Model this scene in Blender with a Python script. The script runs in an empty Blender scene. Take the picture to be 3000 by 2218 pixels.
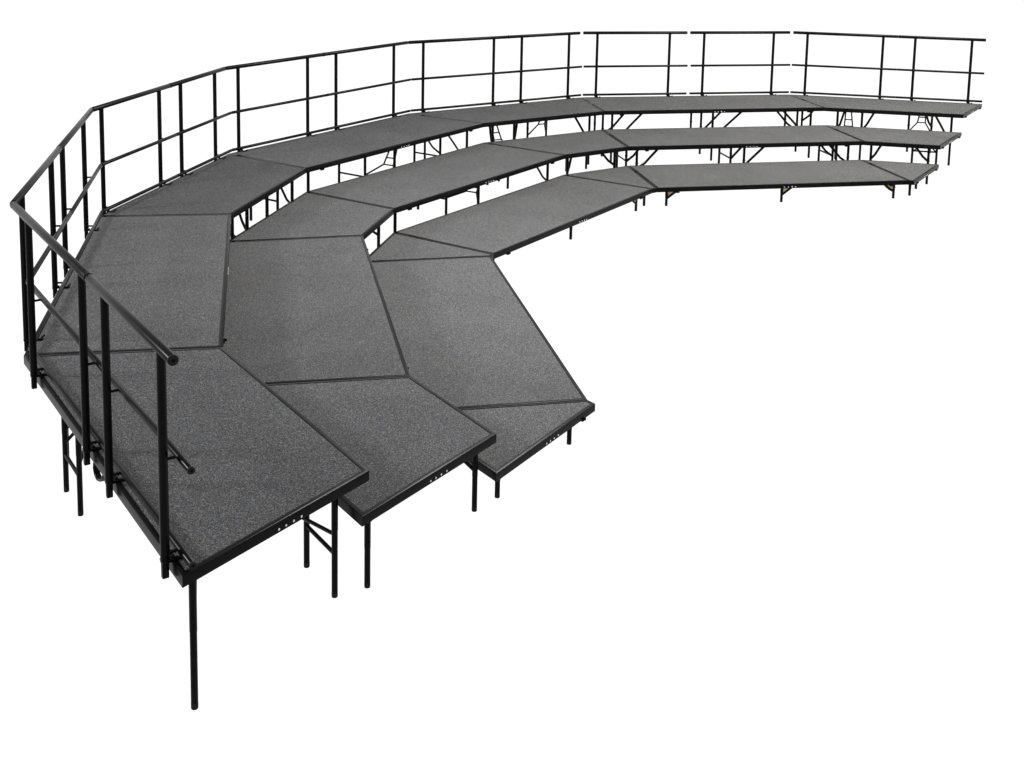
import bpy, bmesh, math, random
from mathutils import Vector, Matrix

random.seed(7)
scene = bpy.context.scene
COL = scene.collection

# ------------------------------------------------------------------ measured plan
# Seven sections in a horseshoe on three tiers; seam 0 is the near end, seam 7 the far end.
CORNERS = {
 'top': {'f': [(-0.6929, 1.6181), (0.746, 1.624), (2.9731, 0.7081), (3.9791, -0.2933), (4.9226, -2.5542), (4.9072, -4.003), (3.9788, -6.237), (2.9767, -7.2209)],
  'b': [(-1.0023, 2.4289), (1.1141, 2.4244), (3.3516, 1.4726), (4.7805, 0.0258), (5.7221, -2.1945), (5.7144, -4.3438), (4.7794, -6.5832), (3.3032, -8.0248)]},
 'middle': {'f': [(-0.3493, 0.8229), (0.394, 0.8224), (2.6764, -0.1119), (3.1939, -0.6385), (4.1102, -2.9079), (4.1115, -3.6643), (3.1776, -5.9117), (2.6555, -6.4101)],
  'b': [(-0.6674, 1.6373), (0.7615, 1.6652), (2.9997, 0.7382), (3.9971, -0.2979), (4.9436, -2.5636), (4.9208, -4.0023), (3.9759, -6.2678), (2.9902, -7.2321)]},
 'lowest': {'f': [(0.0022, -0.0056), (0.0586, -0.001), (2.3356, -0.9391), (2.3688, -0.9793), (3.2866, -3.2567), (3.2882, -3.312), (2.3545, -5.5459), (2.3164, -5.5771)],
  'b': [(-0.347, 0.821), (0.4106, 0.8428), (2.6764, -0.0935), (3.2167, -0.6427), (4.1143, -2.896), (4.117, -3.6811), (3.1839, -5.896), (2.6536, -6.4081)]},
}
DECK_Z = {'top': 0.5614, 'middle': 0.3715, 'lowest': 0.1871}
FASCIA = 0.040
LIP = 0.0185

# ------------------------------------------------------------------ materials
def new_mat(name):
    m = bpy.data.materials.new(name)
    m.use_nodes = True
    nt = m.node_tree
    return m, nt, nt.nodes['Principled BSDF']

def paint_material():
    m, nt, b = new_mat('black_powder_coat')
    geo = nt.nodes.new('ShaderNodeNewGeometry')
    n2 = nt.nodes.new('ShaderNodeTexNoise'); n2.inputs['Scale'].default_value = 9; n2.inputs['Detail'].default_value = 5
    nt.links.new(geo.outputs['Position'], n2.inputs['Vector'])
    r = nt.nodes.new('ShaderNodeValToRGB')
    r.color_ramp.elements[0].position = 0.35; r.color_ramp.elements[0].color = (0.0008, 0.0008, 0.0010, 1)
    r.color_ramp.elements[1].position = 0.7; r.color_ramp.elements[1].color = (0.0020, 0.0019, 0.0018, 1)
    nt.links.new(n2.outputs['Fac'], r.inputs['Fac'])
    # faint scuffs where the coating is rubbed
    n3 = nt.nodes.new('ShaderNodeTexNoise'); n3.inputs['Scale'].default_value = 48; n3.inputs['Detail'].default_value = 7; n3.inputs['Roughness'].default_value = 0.7
    nt.links.new(geo.outputs['Position'], n3.inputs['Vector'])
    sc = nt.nodes.new('ShaderNodeMapRange'); sc.inputs['From Min'].default_value = 0.60; sc.inputs['From Max'].default_value = 0.74
    nt.links.new(n3.outputs['Fac'], sc.inputs['Value'])
    mx = nt.nodes.new('ShaderNodeMixRGB'); mx.inputs['Color2'].default_value = (0.007, 0.0069, 0.0066, 1)
    nt.links.new(sc.outputs['Result'], mx.inputs['Fac']); nt.links.new(r.outputs['Color'], mx.inputs['Color1'])
    nt.links.new(mx.outputs['Color'], b.inputs['Base Color'])
    rr = nt.nodes.new('ShaderNodeMapRange'); rr.inputs['To Min'].default_value = 0.2; rr.inputs['To Max'].default_value = 0.38
    nt.links.new(n2.outputs['Fac'], rr.inputs['Value']); nt.links.new(rr.outputs['Result'], b.inputs['Roughness'])
    b.inputs['Specular IOR Level'].default_value = PAINT_SPEC
    return m

def carpet_material():
    m, nt, b = new_mat('charcoal_carpet')
    geo = nt.nodes.new('ShaderNodeNewGeometry')
    # single yarn tufts, every cell its own shade
    vo = nt.nodes.new('ShaderNodeTexVoronoi'); vo.inputs['Scale'].default_value = 340
    nt.links.new(geo.outputs['Position'], vo.inputs['Vector'])
    sep = nt.nodes.new('ShaderNodeSeparateColor'); nt.links.new(vo.outputs['Color'], sep.inputs['Color'])
    ramp = nt.nodes.new('ShaderNodeValToRGB'); cr = ramp.color_ramp
    cr.elements[0].position = 0.0; cr.elements[0].color = (0.42, 0.42, 0.43, 1)
    cr.elements[1].position = 1.0; cr.elements[1].color = (2.6, 2.55, 2.45, 1)
    for p, v in ((0.35, 0.75), (0.7, 1.08), (0.9, 1.5)):
        e = cr.elements.new(p); e.color = (v, v, v, 1)
    nt.links.new(sep.outputs['Red'], ramp.inputs['Fac'])
    # flecks of blue, tan and rust in the yarn
    hue = nt.nodes.new('ShaderNodeValToRGB'); hr = hue.color_ramp; hr.interpolation = 'LINEAR'
    hr.elements[0].position = 0.0; hr.elements[0].color = (0.88, 0.96, 1.20, 1)
    hr.elements[1].position = 1.0; hr.elements[1].color = (1.35, 0.92, 0.84, 1)
    for p, c in ((0.3, (0.97, 0.99, 1.05)), (0.55, (1.0, 1.0, 0.98)), (0.8, (1.07, 1.03, 0.88)), (0.95, (1.07, 1.01, 0.90))):
        e = hr.elements.new(p); e.color = (*c, 1)
    nt.links.new(sep.outputs['Green'], hue.inputs['Fac'])
    # clumps of pile, a hand wide wear and brushing
    n1 = nt.nodes.new('ShaderNodeTexNoise'); n1.inputs['Scale'].default_value = 130; n1.inputs['Detail'].default_value = 3; n1.inputs['Roughness'].default_value = 0.75
    n2 = nt.nodes.new('ShaderNodeTexNoise'); n2.inputs['Scale'].default_value = 2.3; n2.inputs['Detail'].default_value = 5
    for n in (n1, n2): nt.links.new(geo.outputs['Position'], n.inputs['Vector'])
    m1 = nt.nodes.new('ShaderNodeMapRange'); m1.inputs['From Min'].default_value = 0.3; m1.inputs['From Max'].default_value = 0.7; m1.inputs['To Min'].default_value = 0.70; m1.inputs['To Max'].default_value = 1.32
    nt.links.new(n1.outputs['Fac'], m1.inputs['Value'])
    m2 = nt.nodes.new('ShaderNodeMapRange'); m2.inputs['From Min'].default_value = 0.3; m2.inputs['From Max'].default_value = 0.7; m2.inputs['To Min'].default_value = 0.93; m2.inputs['To Max'].default_value = 1.07
    nt.links.new(n2.outputs['Fac'], m2.inputs['Value'])
    mm = nt.nodes.new('ShaderNodeMath'); mm.operation = 'MULTIPLY'
    nt.links.new(m1.outputs['Result'], mm.inputs[0]); nt.links.new(m2.outputs['Result'], mm.inputs[1])
    def mul(a, bsock):
        x = nt.nodes.new('ShaderNodeVectorMath'); x.operation = 'MULTIPLY'
        nt.links.new(a, x.inputs[0]); nt.links.new(bsock, x.inputs[1]); return x.outputs['Vector']
    c = mul(ramp.outputs['Color'], hue.outputs['Color'])
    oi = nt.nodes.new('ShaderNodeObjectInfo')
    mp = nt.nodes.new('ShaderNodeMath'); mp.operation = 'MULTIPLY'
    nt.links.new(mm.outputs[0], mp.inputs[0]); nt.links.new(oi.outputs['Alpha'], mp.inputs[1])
    cc = nt.nodes.new('ShaderNodeCombineXYZ')
    for k in range(3): nt.links.new(mp.outputs[0], cc.inputs[k])
    c = mul(c, cc.outputs['Vector'])
    base = nt.nodes.new('ShaderNodeVectorMath'); base.operation = 'MULTIPLY'; base.inputs[1].default_value = CARPET
    nt.links.new(c, base.inputs[0])
    nt.links.new(base.outputs['Vector'], b.inputs['Base Color'])
    b.inputs['Roughness'].default_value = 1.0
    b.inputs['Specular IOR Level'].default_value = 0.0
    bu = nt.nodes.new('ShaderNodeBump'); bu.inputs['Strength'].default_value = 0.35; bu.inputs['Distance'].default_value = 0.002
    nt.links.new(vo.outputs['Distance'], bu.inputs['Height']); nt.links.new(bu.outputs['Normal'], b.inputs['Normal'])
    return m

def plain(name, col, rough=0.5, metal=0.0, spec=0.5, noise=0.15, scale=40):
    m, nt, b = new_mat(name)
    geo = nt.nodes.new('ShaderNodeNewGeometry')
    n = nt.nodes.new('ShaderNodeTexNoise'); n.inputs['Scale'].default_value = scale; n.inputs['Detail'].default_value = 4
    nt.links.new(geo.outputs['Position'], n.inputs['Vector'])
    r = nt.nodes.new('ShaderNodeValToRGB')
    r.color_ramp.elements[0].position = 0.3; r.color_ramp.elements[1].position = 0.7
    r.color_ramp.elements[0].color = (*[c * (1 - noise) for c in col], 1)
    r.color_ramp.elements[1].color = (*[min(1, c * (1 + noise)) for c in col], 1)
    nt.links.new(n.outputs['Fac'], r.inputs['Fac']); nt.links.new(r.outputs['Color'], b.inputs['Base Color'])
    b.inputs['Roughness'].default_value = rough; b.inputs['Metallic'].default_value = metal
    b.inputs['Specular IOR Level'].default_value = spec
    return m

PAINT_SPEC = 0.048
CARPET = (0.0388, 0.0393, 0.0402)
M_PAINT = paint_material()
M_CARPET = carpet_material()
M_RUBBER = plain('black_rubber', (0.006, 0.006, 0.006), 0.7, spec=0.08)
M_GUSSET = plain('tan_board', (0.36, 0.27, 0.17), 0.7, spec=0.2, scale=25)
M_STEEL = plain('bright_steel', (0.50, 0.50, 0.49), 0.5, metal=1.0)
M_PLY = plain('plywood', (0.42, 0.34, 0.22), 0.8, spec=0.1, scale=15)
def floor_material():
    # made-up translucent ground: the white world below shines through and washes out shadows
    m = bpy.data.materials.new('backlit_white_ground'); m.use_nodes = True
    nt = m.node_tree; nt.nodes.clear()
    out = nt.nodes.new('ShaderNodeOutputMaterial'); mix = nt.nodes.new('ShaderNodeMixShader')
    tr = nt.nodes.new('ShaderNodeBsdfTranslucent'); tr.inputs['Color'].default_value = (0.97, 0.97, 0.97, 1)
    df = nt.nodes.new('ShaderNodeBsdfDiffuse'); df.inputs['Color'].default_value = (0.9, 0.9, 0.9, 1)
    mix.inputs['Fac'].default_value = 0.03
    nt.links.new(tr.outputs[0], mix.inputs[1]); nt.links.new(df.outputs[0], mix.inputs[2]); nt.links.new(mix.outputs[0], out.inputs['Surface'])
    return m
M_FLOOR = floor_material()

# ------------------------------------------------------------------ mesh helpers
def link_mesh(name, bm, mat, parent=None, smooth_angle=None):
    me = bpy.data.meshes.new(name)
    bmesh.ops.recalc_face_normals(bm, faces=bm.faces)
    bm.to_mesh(me); bm.free()
    me.materials.append(mat)
    if smooth_angle is not None:
        for p in me.polygons: p.use_smooth = True
        me.set_sharp_from_angle(angle=math.radians(smooth_angle))
    o = bpy.data.objects.new(name, me); COL.objects.link(o)
    if parent: o.parent = parent
    return o

def thing(name, label, cat, group, loc):
    o = bpy.data.objects.new(name, None); COL.objects.link(o)
    o.empty_display_size = 0.1
    o.location = loc
    o['label'] = label; o['category'] = cat; o['group'] = group
    return o

def ring(bm, c, ax, up, r, n):
    return [bm.verts.new(c + ax * (r * math.cos(2 * math.pi * k / n)) + up * (r * math.sin(2 * math.pi * k / n))) for k in range(n)]

def add_tube(bm, pts, r, n=14, caps=True):
    """tube through the points, mitred at the bends"""
    pts = [Vector(p) for p in pts]
    rs = r if isinstance(r, (list, tuple)) else [r] * len(pts)
    dirs = [(pts[i + 1] - pts[i]).normalized() for i in range(len(pts) - 1)]
    ref = Vector((0, 0, 1)) if abs(dirs[0].z) < 0.9 else Vector((1, 0, 0))
    prev = None
    side = dirs[0].cross(ref).normalized()
    for i, p in enumerate(pts):
        d = dirs[0] if i == 0 else dirs[-1] if i == len(pts) - 1 else (dirs[i - 1] + dirs[i]).normalized()
        side = (side - d * side.dot(d)).normalized()
        up = d.cross(side).normalized()
        cur = ring(bm, p, side, up, rs[i], n)
        if prev:
            for k in range(n):
                bm.faces.new((prev[k], prev[(k + 1) % n], cur[(k + 1) % n], cur[k]))
        elif caps: bm.faces.new(cur)
        prev = cur
    if caps: bm.faces.new(prev)

def add_round_end_tube(bm, a, b, r, n=16):
    """straight tube with slightly rounded ends"""
    a, b = Vector(a), Vector(b); d = (b - a).normalized()
    e = r * 0.35
    add_tube(bm, [a, a + d * e * 0.35, a + d * e, b - d * e, b - d * e * 0.35, b], [r * 0.68, r * 0.9, r, r, r * 0.9, r * 0.68], n)

def add_box(bm, c, ex, ey, ez, sx, sy, sz, bev=0.0):
    c = Vector(c)
    vs = [bm.verts.new(c + ex * (x * sx / 2) + ey * (y * sy / 2) + ez * (z * sz / 2)) for x in (-1, 1) for y in (-1, 1) for z in (-1, 1)]
    for f in ((0, 1, 3, 2), (4, 6, 7, 5), (0, 4, 5, 1), (2, 3, 7, 6), (0, 2, 6, 4), (1, 5, 7, 3)):
        bm.faces.new([vs[i] for i in f])
    if bev:
        es = {e for v in vs for e in v.link_edges}
        bmesh.ops.bevel(bm, geom=list(es), offset=bev, segments=2, affect='EDGES', profile=0.5)

def offset_poly(P, d):
    """move every side of a counter-clockwise polygon inwards by d"""
    n = len(P); out = []
    for i in range(n):
        p0, p1, p2 = P[i - 1], P[i], P[(i + 1) % n]
        d1 = (p1 - p0).normalized(); d2 = (p2 - p1).normalized()
        n1 = Vector((-d1.y, d1.x)); n2 = Vector((-d2.y, d2.x))
        k = 1 + n1.dot(n2)
        out.append(p1 + (n1 + n2) * (d / k))
    return out

UP = Vector((0, 0, 1))

# ------------------------------------------------------------------ platform parts
_leg_cache = {}
def leg_mesh(tier):
    """round leg with a thicker sleeve above and a rubber tip, standing on z = 0"""
    if tier in _leg_cache: return _leg_cache[tier]
    H = DECK_Z[tier] - 0.012
    split = {'top': 0.27, 'middle': 0.16, 'lowest': 0.075}[tier]
    bm = bmesh.new()
    add_tube(bm, [(0, 0, 0.018), (0, 0, split)], 0.0120, 16)
    add_tube(bm, [(0, 0, split - 0.001), (0, 0, split + 0.003), (0, 0, H)], [0.0122, 0.0128, 0.0128], 16)
    # push button that fixes the length
    add_tube(bm, [(0.0125, 0, split + 0.03), (0.0165, 0, split + 0.03)], 0.0045, 8)
    add_tube(bm, [(-0.0125, 0, split + 0.03), (-0.0155, 0, split + 0.03)], 0.004, 8)
    leg = bpy.data.meshes.new('leg'); bmesh.ops.recalc_face_normals(bm, faces=bm.faces); bm.to_mesh(leg); bm.free()
    leg.materials.append(M_PAINT)
    for p in leg.polygons: p.use_smooth = True
    leg.set_sharp_from_angle(angle=math.radians(40))
    bm = bmesh.new()
    add_tube(bm, [(0, 0, 0.0), (0, 0, 0.003), (0, 0, 0.022)], [0.0113, 0.0121, 0.0121], 16)
    tip = bpy.data.meshes.new('leg_tip'); bmesh.ops.recalc_face_normals(bm, faces=bm.faces); bm.to_mesh(tip); bm.free()
    tip.materials.append(M_RUBBER)
    for p in tip.polygons: p.use_smooth = True
    tip.set_sharp_from_angle(angle=math.radians(40))
    _leg_cache[tier] = (leg, tip)
    return leg, tip

# tone factor of each carpet piece; the wedge beyond the first rectangle is darker
CARPET_TONE = {('top', 0): 0.95, ('top', 1): 0.97, ('top', 2): 0.80, ('top', 3): 0.97, ('top', 4): 1.0, ('top', 5): 1.03, ('top', 6): 0.98,
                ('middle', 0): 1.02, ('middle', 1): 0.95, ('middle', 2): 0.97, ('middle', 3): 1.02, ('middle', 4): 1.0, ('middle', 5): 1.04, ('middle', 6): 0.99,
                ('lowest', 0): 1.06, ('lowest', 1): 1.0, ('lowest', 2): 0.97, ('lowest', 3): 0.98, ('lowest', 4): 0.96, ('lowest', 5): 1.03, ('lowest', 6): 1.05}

class Platform:
    def __init__(s, tier, sec, name, label, group):
        s.tier, s.sec, s.z = tier, sec, DECK_Z[tier]
        V = lambda k, i: Vector(CORNERS[tier][k][i])
        f0, f1, b0, b1 = V('f', sec), V('f', sec + 1), V('b', sec), V('b', sec + 1)
        s.wedge = sec % 2 == 0
        s.e = ((b1 - b0) if s.wedge else (f1 - f0)).normalized()
        s.n = Vector((-s.e.y, s.e.x))
        s.f0, s.f1, s.b0, s.b1 = f0, f1, b0, b1
        cen = (f0 + f1 + b0 + b1) / 4
        s.o = Vector((cen.x, cen.y, 0))
        s.root = thing(name, label, 'stage platform', group, s.o)
        # counter-clockwise outline: f0 -> f1 -> b1 -> b0  (back lies to the left of front)
        s.P = offset_poly([f0, f1, b1, b0], 0.0022)
        s.W = (f1 - f0).dot(s.e)
        s.D = ((b0 + b1) / 2 - f0).dot(s.n)
    def at(s, u, d, z):
        """point u along the front edge, d back from it, in the platform's own space"""
        p = s.f0 + s.e * u + s.n * d
        return Vector((p.x - s.o.x, p.y - s.o.y, z))
    def loops(s, bm, prof):
        L = []
        for d, z in prof:
            Q = offset_poly(s.P, d)
            L.append([bm.verts.new((q.x - s.o.x, q.y - s.o.y, s.z + z)) for q in Q])
        return L
    def frame(s):
        bm = bmesh.new()
        prof = [(0, -FASCIA), (0, -0.0035), (0.0011, -0.0011), (0.0035, 0), (LIP - 0.001, 0), (LIP, -0.001), (LIP, -FASCIA + 0.006), (0.004, -FASCIA + 0.004), (0.004, -FASCIA)]
        L = s.loops(bm, prof); m = len(L)
        for a in range(m):
            A, B = L[a], L[(a + 1) % m]
            for i in range(4):
                j = (i + 1) % 4
                bm.faces.new((A[i], A[j], B[j], B[i]))
        # fold line where the two halves of the frame meet
        E3, N3 = Vector((s.e.x, s.e.y, 0)), Vector((s.n.x, s.n.y, 0))
        if s.wedge:
            for (p, q) in ((s.P[0], s.P[3]), (s.P[1], s.P[2])):
                c = (p + q) / 2; d = (q - p).normalized(); D3 = Vector((d.x, d.y, 0)); O3 = D3.cross(UP)
                add_box(bm, (c.x - s.o.x, c.y - s.o.y, s.z - FASCIA / 2), D3, O3, UP, 0.0022, 0.0016, FASCIA * 0.94)
        return link_mesh('frame', bm, M_PAINT, s.root, 35)
    def deck(s):
        bm = bmesh.new()
        L = s.loops(bm, [(LIP + 0.0004, -0.012), (LIP + 0.0004, -0.003), (LIP + 0.003, -0.0012)])
        for a in range(2):
            for i in range(4):
                j = (i + 1) % 4; bm.faces.new((L[a][i], L[a][j], L[a + 1][j], L[a + 1][i]))
        bm.faces.new(L[2]); bm.faces.new(L[0])
        c = link_mesh('carpet', bm, M_CARPET, s.root)
        c.color = (1, 1, 1, CARPET_TONE.get((s.tier, s.sec), 1.0))   # each piece is scaled by its own painted tone factor
        bm = bmesh.new()
        L = s.loops(bm, [(LIP + 0.0008, -0.028), (LIP + 0.0008, -0.0125)])
        for i in range(4):
            j = (i + 1) % 4; bm.faces.new((L[0][i], L[0][j], L[1][j], L[1][i]))
        bm.faces.new(L[0]); bm.faces.new(L[1])
        link_mesh('deck_board', bm, M_PLY, s.root)
    def leg(s, u, d):
        leg, tip = leg_mesh(s.tier)
        p = s.at(u, d, 0)
        o = bpy.data.objects.new('leg', leg); COL.objects.link(o); o.parent = s.root; o.location = p
        o.rotation_euler = (0, 0, math.atan2(s.e.y, s.e.x))
        t = bpy.data.objects.new('leg_tip', tip); COL.objects.link(t); t.parent = o
        return o
    def bar(s, a, b, r=0.0085, name='crossbar'):
        bm = bmesh.new(); add_tube(bm, [a, b], r, 12)
        return link_mesh(name, bm, M_PAINT, s.root, 40)
    def brace(s, u, d, du, dd=0.0, frac=0.42, r=0.0096, curved=True):
        """folding stay from a leg up to the underside of the deck, bent like the flat steel ones"""
        zt = s.z - 0.026; zl = s.z * frac
        if s.sec >= 4: r *= 1.25
        a = s.at(u, d, zl); b = s.at(u + du, d + dd, zt)
        pts = [a]
        if curved:
            pts += [a.lerp(b, 0.36) - UP * (zt - zl) * 0.10, a.lerp(b, 0.62) - UP * (zt - zl) * 0.05]
        pts.append(b)
        bm = bmesh.new(); add_tube(bm, pts, r, 10)
        return link_mesh('brace', bm, M_PAINT, s.root, 50)
    def locking_link(s, u, d, span, reach=0.13):
        """wire loop with two rungs that locks the folding legs, as seen between the leg pairs"""
        zt = s.z - 0.03; zm = s.z * 0.62; zl = s.z * 0.4
        bm = bmesh.new()
        a0, a1 = s.at(u, d, zl), s.at(u + span, d, zl)
        k0, k1 = s.at(u + span * 0.33, d - reach * 0.45, zm), s.at(u + span * 0.67, d - reach * 0.45, zm)
        t0, t1 = s.at(u + span * 0.40, d - reach, zt), s.at(u + span * 0.60, d - reach, zt)
        add_tube(bm, [a0, k0, t0], 0.0078, 8); add_tube(bm, [a1, k1, t1], 0.0078, 8)
        add_tube(bm, [k0, k1], 0.0065, 8)
        add_tube(bm, [k0.lerp(t0, 0.35), k1.lerp(t1, 0.35)], 0.0065, 8)
        return link_mesh('locking_link', bm, M_PAINT, s.root, 40)
    def latch(s, u):
        """knob of the clamp that ties neighbouring platforms, under the front edge"""
        bm = bmesh.new()
        E3, N3 = Vector((s.e.x, s.e.y, 0)), Vector((s.n.x, s.n.y, 0))
        c = s.at(u, -0.001, s.z - FASCIA - 0.004)
        add_box(bm, c + N3 * 0.006, E3, N3, UP, 0.034, 0.016, 0.014, 0.002)
        add_tube(bm, [c + N3 * 0.004 + UP * 0.006, c - N3 * 0.012 + UP * 0.006], [0.008, 0.007], 12)
        return link_mesh('latch', bm, M_PAINT, s.root, 40)
    def rivets(s, p, d, out):
        """four bright bolts either side of the fold line; p on the outline, d along it, out = outward"""
        for k in (-0.056, -0.019, 0.017, 0.050):
            bm = bmesh.new()
            c = p + d * k
            add_tube(bm, [c - out * 0.002, c + out * 0.0016, c + out * 0.0030], [0.0041, 0.0041, 0.0026], 12)
            link_mesh('rivet', bm, M_STEEL, s.root, 40)
    def fold_strip(s, u):
        bm = bmesh.new()
        E3, N3 = Vector((s.e.x, s.e.y, 0)), Vector((s.n.x, s.n.y, 0))
        add_box(bm, s.at(u, 0.0022 - 0.0004, s.z - FASCIA / 2), E3, N3, UP, 0.0025, 0.0014, FASCIA * 0.96)
        return link_mesh('fold_joint', bm, M_RUBBER, s.root)

def build_platform(tier, sec, label):
    wedge = sec % 2 == 0
    s = Platform(tier, sec, 'wedge_platform' if wedge else 'rectangular_platform', label,
                 ('wedge platforms of the carpeted stage' if wedge else 'rectangular platforms of the carpeted stage'))
    s.frame(); s.deck()
    z = s.z
    N3 = Vector((s.n.x, s.n.y, 0)); E3 = Vector((s.e.x, s.e.y, 0))
    if not wedge:
        rows = [(0.12, 1), (1.215, 1), (2.325, -1)]
        last = {('top', 3): (0.10, 0.41, 0.72), ('middle', 3): (0.10, 0.53, 0.76)}.get((tier, sec), (0.10, 0.42, 0.72))
        for i, (u, sg) in enumerate(rows):
            ds = last if i == 2 else (0.09, 0.42, 0.72)
            if tier == 'lowest': ds = (0.09, 0.74)
            for d in ds: s.leg(u, d)
            L = {'top': 0.34, 'middle': 0.23, 'lowest': 0.13}[tier]
            fr = {'top': 0.42, 'middle': 0.36, 'lowest': 0.36}[tier]
            if sec != 3 or i == 2:
                s.brace(u, ds[0], sg * L, 0.0, fr, curved=(i == 2 or (i == 0 and tier != 'lowest')))
                if len(ds) == 3: s.brace(u, ds[1], sg * L * 0.92, 0.02, fr, curved=(i != 1))
            elif i == 1 and tier != 'lowest':
                # bent pair of stays with a rung, folded between the front and the inner leg
                k0, k1 = s.at(u + 0.05, 0.25, z * 0.60), s.at(u + 0.06, 0.15, z * 0.60)
                t0, t1 = s.at(u + 0.14, 0.22, z - 0.03), s.at(u + 0.14, 0.16, z - 0.03)
                bm = bmesh.new()
                add_tube(bm, [s.at(u, ds[1], z * 0.40), k0, t0], 0.0080, 8); add_tube(bm, [s.at(u, ds[0], z * 0.40), k1, t1], 0.0080, 8)
                add_tube(bm, [k0, k1], 0.0065, 8); add_tube(bm, [k0.lerp(t0, 0.3), k1.lerp(t1, 0.3)], 0.0065, 8)
                link_mesh('locking_link', bm, M_PAINT, s.root, 40)
            elif i == 1:
                s.brace(u, ds[0], L * 0.5, 0.0, 0.62, curved=True)
            if len(ds) == 3:
                s.bar(s.at(u, ds[1], z * 0.37), s.at(u, ds[2], z * 0.37))
            elif sec == 5 or (sec == 3 and i == 2):
                # tan gusset board between the short front leg and its stay
                bm = bmesh.new()
                tri = [(u + sg * 0.010, z * fr + 0.008), (u + sg * 0.010, z - FASCIA * 0.6), (u + sg * L * 0.96, z - FASCIA * 0.6)]
                A_ = [bm.verts.new(s.at(a, ds[0] - 0.004, b)) for a, b in tri]; B_ = [bm.verts.new(s.at(a, ds[0] + 0.004, b)) for a, b in tri]
                bm.faces.new(A_); bm.faces.new(B_)
                for k in range(3): bm.faces.new((A_[k], A_[(k + 1) % 3], B_[(k + 1) % 3], B_[k]))
                link_mesh('gusset', bm, M_GUSSET, s.root)
        s.latch(0.19); s.latch(2.25)
        uf = 1.255
        s.rivets(s.at(uf, 0.0022, z - FASCIA * 0.72), E3, -N3)
        s.fold_strip(uf)
    else:
        W = s.W; e, n = s.e, s.n
        Wb0 = (s.b0 - s.f0).dot(e); Wb1 = (s.b1 - s.f0).dot(e)
        kind = {'top': 2, 'middle': 1, 'lowest': 0}[tier]
        if kind == 2:
            A = (Wb0 + 0.15, 0.727); B = (0.15, 0.064); Cc = (0.40, 0.065); D1 = (Wb1 - 0.56 + 0.03, 0.706); D2 = (Wb1 - 0.80 + 0.03, 0.708); F = (W - 0.10, 0.09)
            if sec == 0: D1, D2 = (1.532, 0.705), (1.288, 0.708); A = (-0.165, 0.727); B = (0.162, 0.063); Cc = (0.408, 0.065)
            legs = [A, B, Cc, D2, D1, F]
            if sec == 2: legs.append((0.82, 0.09))
            for q in legs: s.leg(*q)
            s.bar(s.at(B[0], B[1], z * 0.31), s.at(Cc[0], Cc[1], z * 0.31))
            s.bar(s.at(D2[0], D2[1], z * 0.31), s.at(D1[0], D1[1], z * 0.31))
            if sec == 0:
                s.bar(s.at(B[0], B[1], z * 0.45), s.at(Cc[0] + 0.03, Cc[1] + 0.03, z * 0.385), 0.0078)
                # flat loop of the folding stay hanging below the back edge
                bm = bmesh.new()
                zt = z - FASCIA; db = 0.79
                pts = [(1.00, zt + 0.006), (1.02, zt - 0.02), (1.024, zt - 0.042), (1.01, zt - 0.060), (0.985, zt - 0.068), (0.955, zt - 0.060), (0.925, zt - 0.046), (0.90, zt - 0.020), (0.885, zt + 0.004)]
                for dd in (-0.006, 0.0, 0.006):
                    add_tube(bm, [s.at(u - 0.315, db + dd, zz) for u, zz in pts], 0.0062, 8)
                link_mesh('stay_loop', bm, M_PAINT, s.root, 50)
            else:
                s.brace(Cc[0], Cc[1], 0.16, 0.17, 0.58); s.brace(B[0], B[1], 0.10, 0.22, 0.55)
            if sec != 2: s.brace(D1[0], D1[1], -0.12, -0.17, 0.52)
            s.brace(F[0], F[1], -0.17, 0.06, 0.5)
            s.brace(A[0], A[1], 0.2, -0.08, 0.5)
            if sec != 2: s.locking_link(D2[0], D2[1], D1[0] - D2[0], 0.17)
            if sec: s.locking_link(B[0], B[1] + 0.02, Cc[0] - B[0], -0.17)
        elif kind == 1:
            A = (Wb0 + 0.126, 0.727); B = (0.08, 0.057); D1 = (Wb1 - 0.245, 0.76); D2 = (Wb1 - 0.485, 0.77); F = (W - 0.09, 0.10)
            for q in (A, B, D1, D2, F): s.leg(*q)
            s.bar(s.at(D2[0], D2[1], z * 0.42), s.at(D1[0], D1[1], z * 0.42))
            s.brace(B[0], B[1], 0.12, 0.09, 0.5); s.brace(F[0], F[1], -0.14, 0.08, 0.5)
            s.brace(D1[0], D1[1], -0.05, -0.18, 0.5)
            s.locking_link(D2[0], D2[1], D1[0] - D2[0], 0.15)
        else:
            m = lambda d: (0.5 * (W + 0), d)
            A = (Wb0 + 0.12, 0.742); G = (Wb1 - 0.12, 0.74); B = (0.03, 0.14); B2 = (0.02 + W - 0.09 + 0.06, 0.20)
            A2 = (Wb1 - 0.25, 0.50)
            for q in ((A, G, B) if sec != 6 else (A, G, B2, A2)): s.leg(*q)
            s.bar(s.at(A[0], A[1], z * 0.5), s.at(G[0], G[1], z * 0.5))
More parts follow.
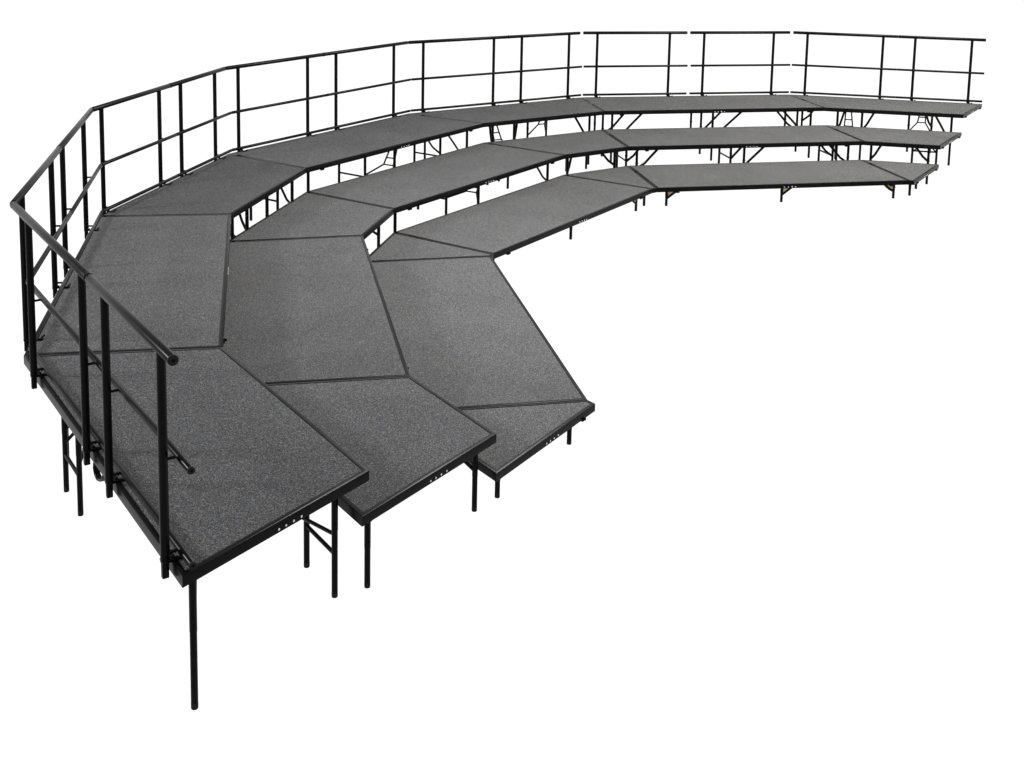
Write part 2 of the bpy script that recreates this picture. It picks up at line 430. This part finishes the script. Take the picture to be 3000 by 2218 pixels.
        if sec == 0 or sec == 6:
            i0, i1 = (0, 3) if sec == 0 else (1, 2)
            p, q = s.P[i0], s.P[i1]; d = (q - p).normalized()
            c = p.lerp(q, 0.44 if sec == 0 else 0.5)
            c = p.lerp(q, 0.47)
            D3 = Vector((d.x, d.y, 0)); O3 = D3.cross(UP)
            if sec == 0: O3 = -O3
            s.rivets(Vector((c.x - s.o.x, c.y - s.o.y, z - FASCIA * 0.70)), D3, O3)
            # clamps on the open end
            for t in (0.13, 0.90):
                w = p.lerp(q, t); bm = bmesh.new()
                w3 = Vector((w.x - s.o.x, w.y - s.o.y, z - FASCIA - 0.003))
                if sec == 6 or (tier == 'lowest' and t < 0.5):
                    add_box(bm, w3 - O3 * 0.004, D3, O3, UP, 0.026, 0.016, 0.013, 0.002)
                    add_tube(bm, [w3 + UP * 0.006 - O3 * 0.003, w3 + UP * 0.006 + O3 * 0.011], [0.008, 0.007], 12)
                    link_mesh('latch', bm, M_PAINT, s.root, 40)
                else: bm.free()
            if sec == 0:
                # wire clip beside the corner leg, seen below the open end
                u, dd = (A if kind else A)
                bm = bmesh.new(); zc = z - FASCIA
                a = s.at(u, dd, zc - 0.002) + D3 * -0.02
                add_tube(bm, [a + UP * 0.01, a - UP * 0.02 - D3 * 0.004, a - UP * 0.045 - D3 * -0.003, a - UP * 0.062 - D3 * -0.002], 0.0028, 8)
                add_tube(bm, [a - UP * 0.05 - D3 * -0.002, a - UP * 0.066 - D3 * -0.002], 0.0058, 8)
                link_mesh('release_clip', bm, M_PAINT, s.root, 40)
    return s

LABELS = {
 ('top', 0): 'nearest large wedge of the highest tier, its corner leg longest in view',
 ('top', 1): 'rectangular platform of the highest tier joined to the nearest wedge at the inner bend',
 ('top', 2): 'darker wedge of the highest tier between its nearest and second rectangular platforms',
 ('top', 3): 'long rectangular platform of the highest tier running along the back, between two wedges',
 ('top', 4): 'wedge of the highest tier next to the rectangle with two gapped rails',
 ('top', 5): 'far rectangular platform of the highest tier under the two separate gapped guard rails',
 ('top', 6): 'far end wedge of the highest tier with a pale open end',
 ('middle', 0): 'near end wedge of the middle tier, one slim leg under each open corner',
 ('middle', 1): 'rectangular platform of the middle tier, shaded beside the step up, next to the nearest wedge',
 ('middle', 2): 'wedge of the middle tier between its nearest and second rectangular platforms',
 ('middle', 3): 'long rectangular platform of the middle tier in front of the back platform',
 ('middle', 4): 'wedge of the middle tier at the far bend, with a short crossbarred leg pair behind',
 ('middle', 5): 'far rectangular platform of the middle tier facing the open floor',
 ('middle', 6): 'far end wedge of the middle tier with a crossbar between the end legs',
 ('lowest', 0): 'near end triangular wedge of the lowest tier on short legs',
 ('lowest', 1): 'nearest rectangular platform of the lowest tier, widest carpet at the inner bend',
 ('lowest', 2): 'small triangular wedge of the lowest tier between its nearest and second rectangular platforms',
 ('lowest', 3): 'second rectangular platform of the lowest tier, one short middle leg below its front edge',
 ('lowest', 4): 'thin triangular wedge of the lowest tier at the far bend, pointing at the open floor',
 ('lowest', 5): 'far rectangular platform of the lowest tier standing on three short braced front legs',
 ('lowest', 6): 'far end triangular wedge of the lowest tier with short legs along its pale end',
}
PLAT = {}
for (tier, sec), lab in LABELS.items():
    PLAT[tier, sec] = build_platform(tier, sec, lab)

# ------------------------------------------------------------------ guard rails
Z0 = DECK_Z['top']
R_TOP, R_POST, R_BAR = 0.0168, 0.0148, 0.0122
OFF_POST, OFF_BAR = 0.0172, -0.0320
Z_TOP, Z_MID, Z_BOT = Z0 + 0.700, Z0 + 0.340, Z0 + 0.031

def back_line(sec):
    b0 = Vector(CORNERS['top']['b'][sec]); b1 = Vector(CORNERS['top']['b'][sec + 1])
    e = (b1 - b0).normalized()
    return b0, b1, e, Vector((-e.y, e.x))

def corner_s(sec, at_end, off):
    """distance along a section's back edge at which its offset line meets the neighbour's"""
    b0, b1, e, n = back_line(sec)
    nb = sec + 1 if at_end else sec - 1
    if nb < 0 or nb > 6: return None
    c0, c1, e2, n2 = back_line(nb)
    p = (b1 if at_end else b0)
    th = math.atan2(e.x * e2.y - e.y * e2.x, e.dot(e2))
    if not at_end: th = -th
    # both lines moved outward by off meet off*tan(theta/2) further on
    t = -off * math.tan(th / 2)
    L = (b1 - b0).length
    return L + t if at_end else -t

def build_rail(sec, s0, s1, posts, label, gap0, gap1, joint0=False):
    b0, b1, e, n = back_line(sec)
    E3, N3 = Vector((e.x, e.y, 0)), Vector((n.x, n.y, 0))
    mid = (posts[0] + posts[1]) / 2
    o2 = b0 + e * mid + n * OFF_POST
    o = Vector((o2.x, o2.y, Z0))
    root = thing('guard_rail', label, 'railing', 'guard rails along the top of the stage', o)
    def at(s_, off, z):
        p = b0 + e * s_ + n * off
        return Vector((p.x, p.y, z)) - o
    def end(which, off):
        v = s0 if which == 0 else s1
        if v is not None: return v
        c = corner_s(sec, which == 1, off)
        return c + (gap0 if which == 0 else -gap1)
    for nm, off, z, r in (('top_rail', OFF_POST, Z_TOP, R_TOP), ('middle_rail', OFF_BAR, Z_MID, R_BAR), ('bottom_rail', OFF_BAR, Z_BOT, R_BAR)):
        bm = bmesh.new()
        a, b = at(end(0, off), off, z), at(end(1, off), off, z)
        add_round_end_tube(bm, a, b, r)
        if joint0:   # sleeve where two rails are plugged together
            d = (b - a).normalized()
            add_tube(bm, [a + d * 0.004, a + d * 0.0045, a + d * 0.010, a + d * 0.0105], [r, r * 1.10, r * 1.10, r], 16)
        t = link_mesh(nm, bm, M_PAINT, root, 40)
        if sec == 0 and s0 is not None and s0 < 0.1:
            bm = bmesh.new()   # round plug with a hole in it
            d = (a - b).normalized(); c = a
            n_ = 18; ax = d.cross(UP).normalized(); up = ax.cross(d)
            prof = [(r * 1.03, -0.004), (r * 1.03, 0.001), (r * 0.9, 0.003), (r * 0.34, 0.003), (r * 0.30, -0.004)]
            rings = [ring(bm, c + d * h, ax, up, rr, n_) for rr, h in prof]
            for q in range(len(rings) - 1):
                for k in range(n_):
                    bm.faces.new((rings[q][k], rings[q][(k + 1) % n_], rings[q + 1][(k + 1) % n_], rings[q + 1][k]))
            bm.faces.new(rings[-1])
            link_mesh('end_cap', bm, M_RUBBER, t, 40)
    for sp in posts:
        bm = bmesh.new()
        add_tube(bm, [at(sp, OFF_POST, Z0 + 0.004), at(sp, OFF_POST, Z_TOP - R_TOP * 0.5)], R_POST, 16)
        # short stand-offs welded to the two inner rails
        for z in (Z_MID, Z_BOT):
            add_tube(bm, [at(sp, OFF_POST - 0.008, z), at(sp, OFF_BAR + 0.004, z)], 0.0055, 8)
        post = link_mesh('post', bm, M_PAINT, root, 40)
        bm = bmesh.new()
        # flat hook down the outside of the frame and foot plate with clamp screw on the carpet
        add_box(bm, at(sp, OFF_POST + 0.0005, Z0 - 0.0235), E3, N3, UP, 0.019, 0.022, 0.053, 0.003)
        add_box(bm, at(sp + 0.002, -0.026, Z0 + 0.0042), E3, N3, UP, 0.020, 0.062, 0.005, 0.0015)
        add_box(bm, at(sp, OFF_POST - 0.004, Z0 + 0.008), E3, N3, UP, 0.032, 0.034, 0.010, 0.002)
        add_tube(bm, [at(sp + 0.018, -0.046, Z0 + 0.006), at(sp + 0.034, -0.054, Z0 + 0.010)], 0.005, 8)
        link_mesh('bracket', bm, M_PAINT, post, 40)
        bm = bmesh.new()
        add_tube(bm, [at(sp + 0.012, -0.012, Z0 + 0.006), at(sp + 0.012, -0.012, Z0 + 0.013)], 0.0048, 8)
        add_tube(bm, [at(sp + 0.006, OFF_BAR + 0.014, Z0 + 0.022), at(sp + 0.012, OFF_BAR + 0.014, Z0 + 0.022)], 0.004, 8)
        link_mesh('screw', bm, M_RUBBER, post, 40)
    return root

G = 0.007
RAILS = [
 # section, start, end, posts, gap at start corner, gap at end corner, sleeve at start, label
 (0, -0.008, 0.900, (0.105, 0.708), 0, 0, False, 'nearest black guard rail with capped tube ends over the near corner'),
 (0, 0.901, None, (1.000, 1.830), 0, G, True, 'second black guard rail along the near end wedge, reaching the outermost corner'),
 (1, None, 1.213, (0.185, 0.950), G, 0, False, 'black guard rail seen steeply foreshortened just past the outermost corner'),
 (1, 1.214, None, (1.300, 2.075), 0, G, True, 'black guard rail with a soft sheen, ending at the second bend from the near end'),
 (2, None, 1.070, (0.115, 0.905), G, 0, False, 'black guard rail on the near half of the darker wedge'),
 (2, 1.071, None, (1.240, 1.830), 0, G, True, 'black guard rail on the far half of the darker wedge'),
 (3, None, 1.170, (0.135, 0.972), G, 0, False, 'black guard rail on the near half of the long back platform'),
 (3, 1.171, None, (1.350, 2.195), 0, G, True, 'black guard rail on the far half of the long back platform'),
 (4, None, 1.180, (0.172, 1.008), G, 0, False, 'black guard rail on the near half of the wedge before the gapped rails'),
 (4, 1.181, 2.118, (1.357, 1.975), 0, 0, True, 'black guard rail on the far half of the wedge, stopping at the first gap'),
 (5, 0.006, 1.190, (0.166, 0.990), 0, 0, False, 'first of the two separate level guard rails with a gap at both ends'),
 (5, 1.226, 2.404, (1.390, 2.212), 0, 0, False, 'second of the two separate level guard rails, beside the far end section'),
 (6, 0.008, 1.140, (0.167, 0.981), 0, 0, False, 'black guard rail on the near half of the far end wedge'),
 (6, 1.141, 2.052, (1.320, 1.912), 0, 0, True, 'last black guard rail with free tube ends at the far end of the stage'),
]
for sec, s0, s1, posts, g0, g1, jt, lab in RAILS:
    build_rail(sec, s0, s1, posts, lab, g0, g1, jt)

# ------------------------------------------------------------------ floor
bm = bmesh.new()
vs = [bm.verts.new(v) for v in ((-150, -150, 0), (150, -150, 0), (150, 150, 0), (-150, 150, 0))]
bm.faces.new(vs)
fl = link_mesh('floor', bm, M_FLOOR); fl['kind'] = 'structure'; fl['label'] = 'added white ground sheet under the stage, lit through from below'

# ------------------------------------------------------------------ light
w = bpy.data.worlds.new('World'); scene.world = w; w.use_nodes = True
bg = w.node_tree.nodes['Background']
bg.inputs['Color'].default_value = (1.0, 1.0, 1.0, 1)
bg.inputs['Strength'].default_value = 1.12

def softbox(name, loc, target, size, power, color=(1, 1, 1)):
    L = bpy.data.lights.new(name, 'AREA'); L.shape = 'RECTANGLE'; L.size, L.size_y = size
    L.energy = power; L.color = color
    o = bpy.data.objects.new(name, L); COL.objects.link(o); o.location = loc
    o.rotation_euler = (Vector(target) - Vector(loc)).to_track_quat('-Z', 'Y').to_euler()
    return o
softbox('softbox_key', (1.6, -1.6, 3.6), (1.6, -0.6, 0), (2.2, 2.2), 520, (1.0, 0.99, 0.97))
softbox('fill_far', (2.2, -6.8, 4.8), (3.6, -5.2, 0), (2.4, 2.4), 1080, (1.0, 0.985, 0.92))  # unseen fill lamp added to brighten the far sections
softbox('softbox_back', (4.4, 9.2, 5.4), (1.5, 1.6, 0.5), (1.5, 1.5), 1650, (0.98, 0.985, 1.0))

# ------------------------------------------------------------------ camera
cam = bpy.data.cameras.new('camera'); co = bpy.data.objects.new('camera', cam); COL.objects.link(co)
r = Vector((-0.5653528766290457, -0.8245991039263092, 0.02030868511723055))
d = Vector((-0.1251191973571626, 0.061394705874577515, -0.9902403125218006))
f = Vector((0.8153044286277136, -0.5623762156194925, -0.1378828516006818))
co.matrix_world = Matrix(((r.x, -d.x, -f.x, -4.3508), (r.y, -d.y, -f.y, 3.5596), (r.z, -d.z, -f.z, 2.6241), (0, 0, 0, 1)))
cam.sensor_fit = 'HORIZONTAL'; cam.sensor_width = 36; cam.lens = 41.872
cam.shift_x = 0.00286; cam.shift_y = -0.30153
cam.clip_start = 0.05; cam.clip_end = 600
scene.camera = co

scene.view_settings.view_transform = 'Standard'
scene.view_settings.look = 'None'
scene.view_settings.gamma = 1; scene.view_settings.exposure = 0
scene.view_settings.use_curve_mapping = False
